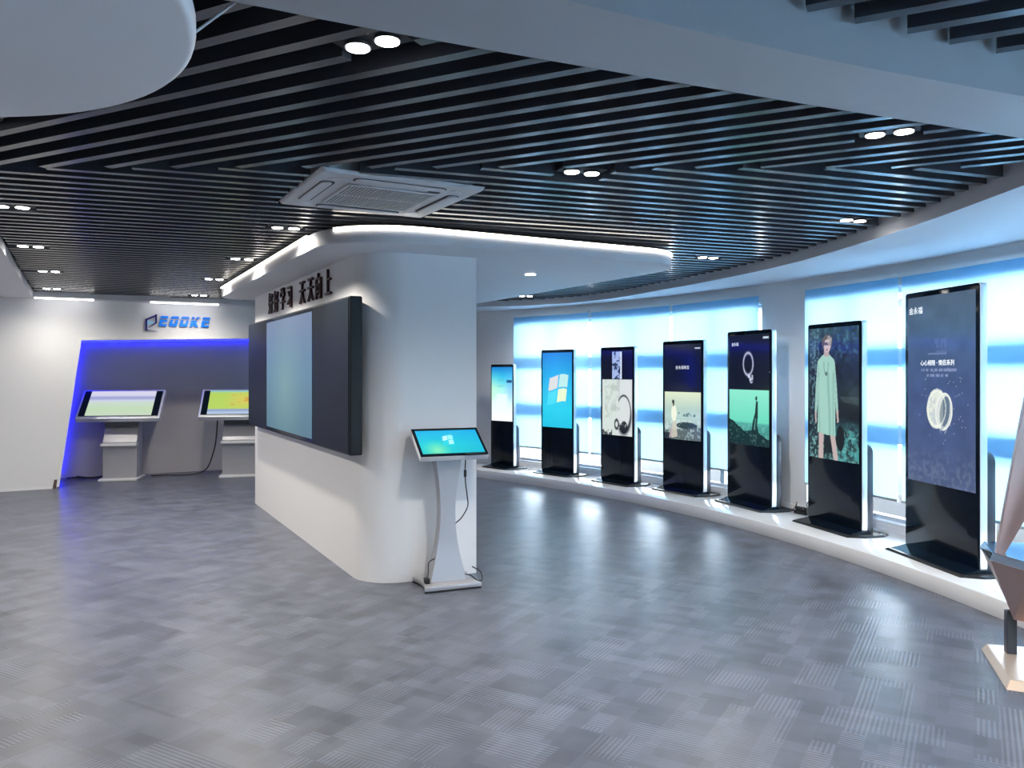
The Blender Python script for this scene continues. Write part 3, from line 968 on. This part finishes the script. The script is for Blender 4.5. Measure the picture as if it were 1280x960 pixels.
def single(u, v, z, lab, w=10, color=SPOT_COL, r=0.045, size=100):
    x, y = UV(u, v)
    t = empty('round_downlight', (x, y, z))
    tag(t, lab, 'ceiling light')
    MB().cyl(0, 0, -0.006, 0.0, r + 0.012, 28).build('rim', AC_M, t)
    MB().cyl(0, 0, -0.009, -0.005, r, 28).build('lens', LENS, t)
    spot('spot_lamp', (0, 0, -0.03), w, size=size, parent=t, color=color)
single(3.58, 6.30, SLAB_Z0, 'small round downlight in the underside of the white dropped slab', 12)

# air conditioner cassette
ac = empty('ceiling_air_conditioner', (AC_C[0], AC_C[1], 2.612), R(AC_A))
tag(ac, 'off-white square ceiling air conditioner cassette set among the dark slats', 'air conditioner')
h = AC_S / 2
MB().prism(rounded_rect(-h + .012, h - .012, -h + .012, h - .012, 0.02, 4), 0.0, 0.022, rounded_rect(-h, h, -h, h, 0.02, 4)).build('panel', AC_M, ac, bevel=0.006)
MB().box(-0.42, 0.42, -0.42, 0.42, 0.02, 0.33).build('casing', LIGHT_G, ac)
g = MB().box(-0.265, 0.265, -0.265, 0.265, -0.004, 0.001)
g.build('grille_recess', AC_DARK, ac)
gr = MB()
for k in range(25):
    x = -0.255 + k * 0.51 / 24
    gr.box(x - 0.0048, x + 0.0048, -0.262, 0.262, -0.010, -0.003)
for y in (-0.262, 0, 0.262):
    gr.box(-0.268, 0.268, y - 0.006, y + 0.006, -0.011, -0.003)
gr.box(-0.270, -0.262, -0.268, 0.268, -0.011, -0.003); gr.box(0.262, 0.270, -0.268, 0.268, -0.011, -0.003)
go = gr.build('intake_grille', AC_M, ac); go['kind'] = 'stuff'
for k in range(4):
    sl = MB().prism(rounded_rect(-0.27, 0.27, 0.335, 0.415, 0.03, 4), -0.003, 0.001).build('vent_slot', AC_DARK, ac)
    sl.rotation_euler = (0, 0, R(90 * k))
    fl = MB().prism(rounded_rect(-0.262, 0.262, 0.350, 0.412, 0.025, 4), -0.010, -0.002).build('louvre', AC_M, sl, bevel=0.003)
    cn = MB().prism([(0.30, 0.33), (0.38, 0.30), (0.40, 0.33), (0.33, 0.40), (0.30, 0.38)], -0.004, 0.001).build('corner_cap', LIGHT_G, ac, bevel=0.002)
    cn.rotation_euler = (0, 0, R(90 * k))
MB().box(0.20, 0.27, -0.305, -0.285, -0.003, 0.001).build('indicator', AC_DARK, ac)

# ================================================================== PARTITION THINGS
# large interactive board on the long face
BV = 7.72
board = empty('interactive_board', (*UV(PU0, BV), 0.955), ANG - R(90))
tag(board, 'wide black wall-mounted interactive board with a lit pale blue centre screen', 'display board')
BLN, BH, BT = 4.0, 1.175, 0.10
MB().box(-BLN / 2, BLN / 2, -BT, -0.002, 0, BH).build('casing', BLACK_P, board, bevel=0.012, seg=3)
for x0, x1 in ((-1.985, -0.955), (0.955, 1.985)):
    MB().box(x0, x1, -BT - 0.006, -BT + 0.002, 0.015, BH - 0.015).build('side_panel', mat('board_slate_glass', (0.010, 0.015, 0.024), 0.45, spec=0.10, noise=0.05), board, bevel=0.003)
MB().box(-0.953, 0.953, -BT - 0.006, -BT + 0.002, 0.015, BH - 0.015).build('screen_glass', BLACK_GL, board, bevel=0.003)
screen_mesh('screen', pic_board(), -0.94, 0.94, 0.045, BH - 0.045, -BT - 0.0075, board, screen_material('board_screen', 0.5, 0.5))

# raised characters above the board
ORD = ['first', 'second', 'third', 'fourth', 'fifth', 'sixth', 'seventh', 'last']
for ch, v in zip('好好学习天天向上', (8.914, 8.641, 8.33, 8.02, 7.505, 7.197, 6.92, 6.62)):
    x, y = UV(PU0 - 0.012, v)
    o = text_mesh('wall_character', ch, 0.205, TEXT_P, None, (x, y, 2.30), (R(90), 0, ANG - R(90)), depth=0.011, offset=0.0, scale=(1.0, 1.2, 1))
    tag(o, ORD.pop(0) + ' character of the dark plum motto above the interactive board', 'letter', 'characters above the board')

# ================================================================== BACK WALL LETTERING
sign = empty('wall_lettering', (*UV(0, VB), 0), ANG)
tag(sign, 'azure EOOKE lettering with a navy door-shaped emblem on the back wall', 'sign')
# letters are cut in two by a thin gap, slanted
HH = 0.145
def letter(polys, u0, w):
    mb = MB()
    for p in polys:
        mb.prism_y([(u0 + q[0] * w + q[1] * HH * 0.22, 2.222 + q[1] * HH) for q in p], -0.028, -0.012)
    return mb
EP = [[(0.02, 0.78), (0.97, 0.78), (0.97, 1), (0.02, 1)],
      [(0, 0), (1, 0), (1, 0.2), (0.38, 0.2), (0.38, 0.42), (0.94, 0.42), (0.94, 0.64), (0, 0.64)]]
OP = [[(0.0, 0.78), (1, 0.78), (1, 0.88), (0.9, 1), (0.1, 1), (0.0, 0.88)],
      [(0.0, 0.14), (0.1, 0), (0.9, 0), (1, 0.14), (1, 0.64), (0.68, 0.64), (0.68, 0.28), (0.34, 0.28), (0.34, 0.64), (0, 0.64)]]
KP = [[(0.0, 0.78), (0.36, 0.78), (0.36, 1), (0.0, 1)], [(0.46, 0.78), (0.80, 0.78), (1.06, 1), (0.68, 1)],
      [(0, 0), (0.36, 0), (0.36, 0.24), (0.64, 0), (1.06, 0), (0.68, 0.40), (0.74, 0.64), (0, 0.64)]]
u = 0.965
for ch, w in (('e', 0.104), ('o', 0.106), ('o', 0.106), ('k', 0.106), ('e', 0.104)):
    letter({'e': EP, 'o': OP, 'k': KP}[ch], u, w).build('letter_' + ch, EO_BLUE, sign)
    u += w + (0.033 if ch != 'k' else 0.042)
mb = MB()
L0, L1, B0, T0, T1 = 0.795, 0.945, 2.155, 2.315, 2.388
for p in ([(L0, B0), (L0 + 0.022, B0), (L0 + 0.022, T0), (L0, T0)], [(L0, T0), (L0, T0 - 0.024), (L1, T1 - 0.024), (L1, T1)],
          [(L1 - 0.022, T1), (L1, T1), (L1, 2.262), (L1 - 0.022, 2.25)], [(L1, 2.262), (L1, 2.285), (L0 + 0.03, 2.195), (L0 + 0.045, 2.195)],
          [(L0, B0), (L1 + 0.015, B0), (L0, B0 + 0.012)]):
    mb.prism_y(p, -0.028, -0.010)
mb.build('emblem_outline', EO_NAVY, sign)
MB().prism_y([(L0 + 0.025, 2.305), (L1 - 0.025, 2.275), (L0 + 0.05, 2.235), (L0 + 0.025, 2.235)], -0.022, -0.012).build('emblem_fill', EO_SKY, sign)
for px_ in (0.82, 1.02, 1.16, 1.30, 1.43, 1.58):
    MB().box(px_ - 0.004, px_ + 0.004, -0.014, 0.0, 2.24, 2.25).build('standoff_pin', SILVER, sign)

# ================================================================== STANDING KIOSKS ON THE PLATFORM
def kiosk(x, y, yaw, w, hgt, pic, ratio, label, texts=()):
    k = empty('display_kiosk', (x, y, 0.12), -R(yaw))
    tag(k, label, 'display kiosk', 'display kiosks along the windows')
    d = 0.055
    # base plate: chamfered in plan, wedge towards the edges
    fw, bw = w / 2 + 0.02, w / 2 + 0.09
    plan = [(-bw, -0.06), (-fw, -0.20), (fw, -0.20), (bw, -0.06), (bw, 0.14), (fw, 0.24), (-fw, 0.24), (-bw, 0.14)]
    top = [(a * 0.97, b * 0.93) for a, b in plan]
    MB().prism(plan, 0.0, 0.016, top).build('base_plate', BLACK_P, k, bevel=0.003)
    MB().prism([(-w / 2, -0.16), (w / 2, -0.16), (w / 2, 0.06), (-w / 2, 0.06)], 0.015, 0.045,
               [(-w / 2 + 0.0, -0.03), (w / 2 - 0.0, -0.03), (w / 2 - 0.0, 0.05), (-w / 2 + 0.0, 0.05)]).build('base_wedge', BLACK_GL, k, bevel=0.003)
    r = 0.028
    MB().prism_y(rounded_rect(-w / 2, w / 2, 0.03, hgt, r, 6), -d / 2, d / 2).build('body_frame', SILVER, k, bevel=0.004, smooth=True)
    gl = MB().prism_y(rounded_rect(-w / 2 + 0.004, w / 2 - 0.004, 0.036, hgt - 0.004, r - 0.004, 6), -d / 2 - 0.005, -d / 2 + 0.001).build('front_glass', BLACK_GL, k, bevel=0.002, smooth=True)
    bz = 0.037 * w / 0.8
    z1 = hgt - 0.045; sh = hgt * ratio
    x0, x1 = -w / 2 + bz, w / 2 - bz
    s = screen_mesh('screen', pic, x0, x1, z1 - sh, z1, -d / 2 - 0.0062, k)
    for body, cx, cy, size, m, al in texts:
        o = text_mesh('screen_text', body, size * (x1 - x0), m, s, (x0 + cx * (x1 - x0), -d / 2 - 0.0075, z1 - sh + cy * sh), (R(90), 0, 0), align=al)
    # rear speaker box with a rounded top
    MB().prism_y(rounded_rect(-w / 2 + 0.03, w / 2 - 0.012, 0.016, hgt * 0.42, (0, 0, 0.08, 0.08), 6), d / 2 - 0.001, d / 2 + 0.075).build('rear_housing', DARKG, k, bevel=0.01, smooth=True)
    MB().cyl(0, -d / 2 - 0.003, hgt - 0.024, hgt - 0.018, 0.004, 10).build('camera_dot', DARKG, k)
    return k

KS = [
    (3.302, 6.118, 83.5, .88, 2.09, pic_ring(), .70, 'tallest black display kiosk, showing a silver ring on a dark blue screen', [('金永福', .13, .925, .075, SIGN_W, 'CENTER'), ('心心相随 · 情侣系列', .46, .64, .058, SIGN_W, 'CENTER')]),
    (3.015, 7.436, 74.75, .77, 1.91, pic_dress(), .645, 'black display kiosk with a full-screen picture of a woman in a pale mint dress', []),
    (2.595, 8.683, 69.5, .77, 1.90, pic_sea(), .63, 'black display kiosk showing a necklace above a green sea picture', [('金永福', .16, .915, .06, SIGN_W, 'CENTER')]),
    (2.083, 9.667, 58.75, .70, 1.83, pic_rocks(), .63, 'black display kiosk showing a pale figure seated on rocks by the sea', [('金永福珠宝', .5, .755, .075, SIGN_W, 'CENTER')]),
    (1.398, 10.469, 55.5, .65, 1.78, pic_ink(), .625, 'black display kiosk showing a grey ink-wash picture and a small picture above', []),
    (0.663, 11.373, 48.25, .65, 1.77, pic_desktop(), .60, 'black display kiosk with a bright blue desktop and four-pane flag emblem', []),
    (-0.129, 12.134, 45.75, .50, 1.57, pic_notice(), .52, 'smallest black display kiosk, with a pale screen fading from blue to white', []),
]
for a in KS:
    kiosk(*a)

# ================================================================== BLINDS
BLAB = ['blue roller blind behind the smallest kiosk beside the white end pier', 'blue roller blind behind the kiosks with the ink picture and the flag emblem', 'blue roller blind between the ink picture kiosk and the white middle pier',
        'blue roller blind on the window behind the mint dress kiosk, beside the white pier', 'blue roller blind on the window behind the tallest kiosk']
for i, (a0, a1) in enumerate(BL):
    c = PC(11.925, (a0 + a1) / 2)
    b = empty('roller_blind', (c[0], c[1], 0.41))
    tag(b, BLAB[i] if i < 5 else 'blue roller blind beyond the tallest kiosk, %s after the blind behind it' % ['first', 'second', 'third', 'fourth'][i - 5], 'blind', 'roller blinds on the curved window wall')
    def rel(mb):
        mb.v = [(p[0] - c[0], p[1] - c[1], p[2] - 0.41) for p in mb.v]
        return mb
    pts = arc(11.925, a0, a1, 0.5)
    n = len(pts)
    vs = [(p[0], p[1], z) for z in np.linspace(0.43, 2.42, 9) for p in pts]
    fs = [(r * n + q, r * n + q + 1, (r + 1) * n + q + 1, (r + 1) * n + q) for r in range(8) for q in range(n - 1)]
    rel(MB().add(vs, fs)).build('fabric', BLIND_M, b, smooth=True)
    rel(MB().strip(arc(11.917, a0, a1, 0.5), arc(11.933, a0, a1, 0.5), 0.41, 0.432)).build('bottom_bar', FRAME_M, b)
    rel(MB().strip(arc(11.90, a0, a1, 0.5), arc(11.955, a0, a1, 0.5), 2.415, 2.45)).build('head_rail', WHITE, b)

# ================================================================== PODIUM KIOSK BY THE PARTITION
pod = empty('podium_kiosk', (-0.482, 5.89, 0.0), R(22))
tag(pod, 'slim grey podium kiosk with a tilted turquoise touch screen in front of the partition', 'kiosk')
def star(w, d, bow):
    out = []
    cs = [(-w, -d), (w, -d), (w, d), (-w, d)]
    for i in range(4):
        a, b = cs[i], cs[(i + 1) % 4]
        for k in range(8):
            t = k / 8
            x = a[0] + (b[0] - a[0]) * t; y = a[1] + (b[1] - a[1]) * t
            q = bow * 4 * t * (1 - t)
            nx, ny = -(b[1] - a[1]), (b[0] - a[0])
            l = math.hypot(nx, ny)
            if i in (1, 3):
                x += nx / l * q; y += ny / l * q
            out.append((x, y))
    return out
MB().prism(star(0.212, 0.165, 0.03), 0.0, 0.012, star(0.212, 0.165, 0.03)).build('base_skid', BLACK_P, pod)
MB().prism(star(0.215, 0.168, 0.03), 0.012, 0.045).build('base', STAND_G, pod, bevel=0.005, smooth=True)
def hourglass():
    zs = np.linspace(0.045, 0.985, 25)
    ws = np.interp(zs, [0.045, 0.12, 0.22, 0.36, 0.5, 0.62, 0.75, 0.88, 0.985], [0.138, 0.118, 0.092, 0.066, 0.055, 0.056, 0.068, 0.088, 0.108])
    k = np.ones(5) / 5
    wsm = np.convolve(np.pad(ws, 2, mode='edge'), k, 'valid')
    ds = np.interp(zs, [0.045, 0.3, 0.6, 0.985], [0.075, 0.048, 0.045, 0.06])
    mb = MB()
    vs, fs = [], []
    for z, w, d in zip(zs, wsm, ds):
        off = np.interp(z, [0, 0.985], [0.02, -0.0])
        vs += [(-w, -d + off, z), (w, -d + off, z), (w, d + off, z), (-w, d + off, z)]
    for i in range(24):
        for q in range(4):
            fs.append((4 * i + q, 4 * i + (q + 1) % 4, 4 * i + 4 + (q + 1) % 4, 4 * i + 4 + q))
    fs += [(3, 2, 1, 0), (96, 97, 98, 99)]
    return mb.add(vs, fs)
hourglass().build('pedestal', STAND_G, pod, bevel=0.0, smooth=True)
head = empty('tilted_head', (0.02, -0.005, 1.045))
head.parent = pod
head.rotation_euler = (R(-57), 0, 0)
# head built upright facing -y then tilted back
MB().box(-0.258, 0.258, -0.012, 0.030, -0.165, 0.165).build('screen_case', LIGHT_G, head, bevel=0.006)
MB().box(-0.256, 0.256, -0.017, -0.011, -0.163, 0.163).build('screen_glass', BLACK_GL, head, bevel=0.002)
screen_mesh('screen', pic_win_wide(), -0.235, 0.235, -0.138, 0.134, -0.0185, head)
MB().box(-0.10, 0.10, 0.03, 0.07, -0.09, 0.07).build('mount_block', DARKG, head, bevel=0.006)
cb = smooth_curve([(0.10, -0.02, 0.985), (0.125, -0.06, 0.95), (0.122, -0.065, 0.86), (0.125, -0.065, 0.76), (0.14, -0.06, 0.66), (0.145, -0.055, 0.58), (0.10, -0.05, 0.50), (0.055, -0.03, 0.455)], 8)
MB().tube(cb, 0.0045, 8).build('power_cable', CABLE, pod, smooth=True)
MB().cyl(0.1225, -0.065, 0.80, 0.85, 0.011, 12).build('ferrite', CABLE, pod)
MB().tube(smooth_curve([(-0.095, -0.02, 0.21), (-0.15, -0.05, 0.19), (-0.165, -0.09, 0.12), (-0.19, -0.10, 0.07), (-0.17, -0.08, 0.055)], 8), 0.0045, 8).build('power_cable', CABLE, pod, smooth=True)
MB().box(-0.185, -0.15, -0.085, -0.035, 0.045, 0.085).build('adapter', CABLE, pod, bevel=0.004)
MB().tube(smooth_curve([(0.13, 0.0, 0.07), (0.19, 0.0, 0.055), (0.24, -0.01, 0.012), (0.29, 0.03, 0.01), (0.30, 0.10, 0.05), (0.24, 0.12, 0.09)], 8), 0.0045, 8).build('power_cable', CABLE, pod, smooth=True)
MB().box(0.09, 0.24, -0.172, -0.164, 0.975, 0.985).build('stylus', CABLE, pod)

# ================================================================== TOUCH TABLES IN THE NICHE
TABLE_SCREEN_M = screen_material('matt_lit_screen', 0.7, 0.55)
def touch_table(x, y, yaw, pic, label, sw=0.54):
    t = empty('touch_table', (x, y, 0), R(yaw))
    tag(t, label, 'touch table', 'touch tables in the niche')
    MB().box(-sw / 2 - 0.02, sw / 2 + 0.02, -0.30, 0.22, 0, 0.03).build('base', LIGHT_G, t, bevel=0.006)
    MB().prism_x([(-0.17, 0.03), (0.15, 0.03), (0.15, 0.86), (0.02, 0.86), (-0.17, 0.55)], -sw / 2 + 0.01, sw / 2 - 0.01).build('pedestal', STAND_G, t, bevel=0.006)
    MB().box(-sw / 2, sw / 2, -0.26, -0.12, 0.50, 0.535).build('shelf', LIGHT_G, t, bevel=0.004)
    MB().box(-sw / 2 + 0.03, sw / 2 - 0.03, -0.13, 0.12, 0.78, 0.93).build('neck', DARKG, t, bevel=0.004)
    hd = empty('display_head', (0, -0.06, 1.09)); hd.parent = t; hd.rotation_euler = (R(-48), 0, 0)
    MB().box(-0.565, 0.565, -0.02, 0.06, -0.30, 0.30).build('display_frame', SILVER, hd, bevel=0.012)
    MB().box(-0.535, 0.535, -0.026, -0.018, -0.255, 0.265).build('display_glass', BLACK_GL, hd, bevel=0.002)
    screen_mesh('screen', pic, -0.445, 0.445, -0.25, 0.26, -0.0275, hd, TABLE_SCREEN_M)
    return t
tt_a = touch_table(-5.74, 11.80, 12, pic_table_a(), 'landscape touch table with a pale lavender and green screen on a wide grey pedestal', 0.48)
tt_b = touch_table(-4.15, 12.22, 12, pic_table_b(), 'landscape touch table with a yellow-green screen, partly behind the interactive board', 0.50)
def table_cable(t, pts, r=0.011):
    inv = Matrix.LocRotScale(t.location, t.rotation_euler, None).inverted()
    MB().tube([tuple(inv @ Vector(p)) for p in smooth_curve(pts, 8)], r, 6).build('power_cable', CABLE, t, smooth=True)
table_cable(tt_a, [(-6.52, 11.72, 0.012), (-6.38, 11.70, 0.03), (-6.32, 11.82, 0.012), (-6.44, 11.86, 0.02), (-6.34, 11.70, 0.04), (-6.22, 11.8, 0.012), (-6.10, 11.88, 0.02), (-5.98, 11.98, 0.05), (-5.9, 11.9, 0.06)])
table_cable(tt_b, [(-5.42, 12.02, 0.012), (-5.2, 12.05, 0.02), (-5.0, 12.12, 0.012), (-4.78, 12.18, 0.03), (-4.64, 12.2, 0.12), (-4.56, 12.22, 0.35), (-4.52, 12.22, 0.55), (-4.50, 12.24, 0.90)])

# power adapter on the platform by the middle pier
pa = empty('power_strip', (2.96, 8.16, 0.12), R(-66))
tag(pa, 'small black power strip with tangled leads on the white platform', 'power strip')
MB().box(-0.09, 0.09, -0.03, 0.03, 0.0, 0.035).build('body', BLACK_P, pa, bevel=0.006)
for x in (-0.06, 0.0, 0.06):
    MB().box(x - 0.02, x + 0.02, -0.018, 0.018, 0.034, 0.075).build('plug', CABLE, pa, bevel=0.005)
MB().tube(smooth_curve([(0.07, 0, 0.07), (0.09, -0.02, 0.13), (0.13, -0.01, 0.14), (0.17, 0.02, 0.06), (0.20, 0.03, 0.006)], 8), 0.005, 6).build('lead', CABLE, pa, smooth=True)
MB().tube(smooth_curve([(-0.08, 0, 0.07), (-0.10, 0.03, 0.11), (-0.14, 0.04, 0.05), (-0.17, 0.03, 0.006)], 8), 0.005, 6).build('lead', CABLE, pa, smooth=True)

# ================================================================== ROSE GOLD FRAME TABLE AT THE RIGHT EDGE
rg = empty('angular_display_stand', (2.60, 4.22, 0), R(-14))
tag(rg, 'angular rose gold display stand on a champagne foot plate beside the platform', 'display stand')
MB().prism([(-0.09, -0.30), (0.45, -0.42), (0.62, 0.10), (0.38, 0.32), (-0.02, 0.32)], 0.0, 0.04,
           [(-0.06, -0.26), (0.42, -0.38), (0.58, 0.08), (0.36, 0.29), (0.0, 0.29)]).build('foot_plate', ROSE_L, rg, bevel=0.004)
MB().box(0.055, 0.105, 0.14, 0.19, 0.035, 0.27).build('post', DARKG, rg, bevel=0.004)
MB().box(0.26, 0.40, -0.05, 0.15, 0.035, 0.27).build('post', DARKG, rg, bevel=0.004)
MB().prism([(0.06, 0.06), (0.24, -0.10), (0.62, -0.06), (0.58, 0.34), (0.12, 0.30)], 0.25, 0.56,
           [(-0.05, 0.06), (0.06, -0.18), (0.74, -0.16), (0.72, 0.44), (0.0, 0.40)]).build('body', ROSE, rg, bevel=0.004)
MB().prism([(-0.055, 0.06), (0.055, -0.185), (0.745, -0.165), (0.725, 0.445), (-0.005, 0.405)], 0.56, 0.60,
           [(-0.035, 0.07), (0.07, -0.16), (0.72, -0.14), (0.70, 0.42), (0.015, 0.38)]).build('rim', MIRROR, rg, bevel=0.003)
def strut(pts0, pts1, th, name, m):
    a = [Vector(p) for p in pts0]; b = [Vector(p) for p in pts1]
    n = (a[1] - a[0]).cross(b[0] - a[0]).normalized() * th
    q = [a[0], a[1], b[1], b[0]]
    vs = q + [p + n for p in q]
    return MB().add(vs, [(3, 2, 1, 0), (4, 5, 6, 7), (0, 1, 5, 4), (1, 2, 6, 5), (2, 3, 7, 6), (3, 0, 4, 7)]).build(name, m, rg, bevel=0.002)
strut([(-0.02, 0.10, 0.595), (0.02, 0.10, 0.595)], [(0.14, 0.10, 1.56), (0.52, 0.10, 1.56)], 0.035, 'frame_strut', ROSE)
strut([(0.09, -0.12, 0.595), (0.30, -0.12, 0.595)], [(0.36, -0.10, 1.54), (0.58, -0.10, 1.54)], 0.035, 'frame_strut', ROSE)
strut([(0.42, -0.18, 1.52), (0.42, 0.42, 1.52)], [(0.98, -0.18, 1.72), (0.98, 0.42, 1.72)], 0.05, 'display_top', BLACK_P)
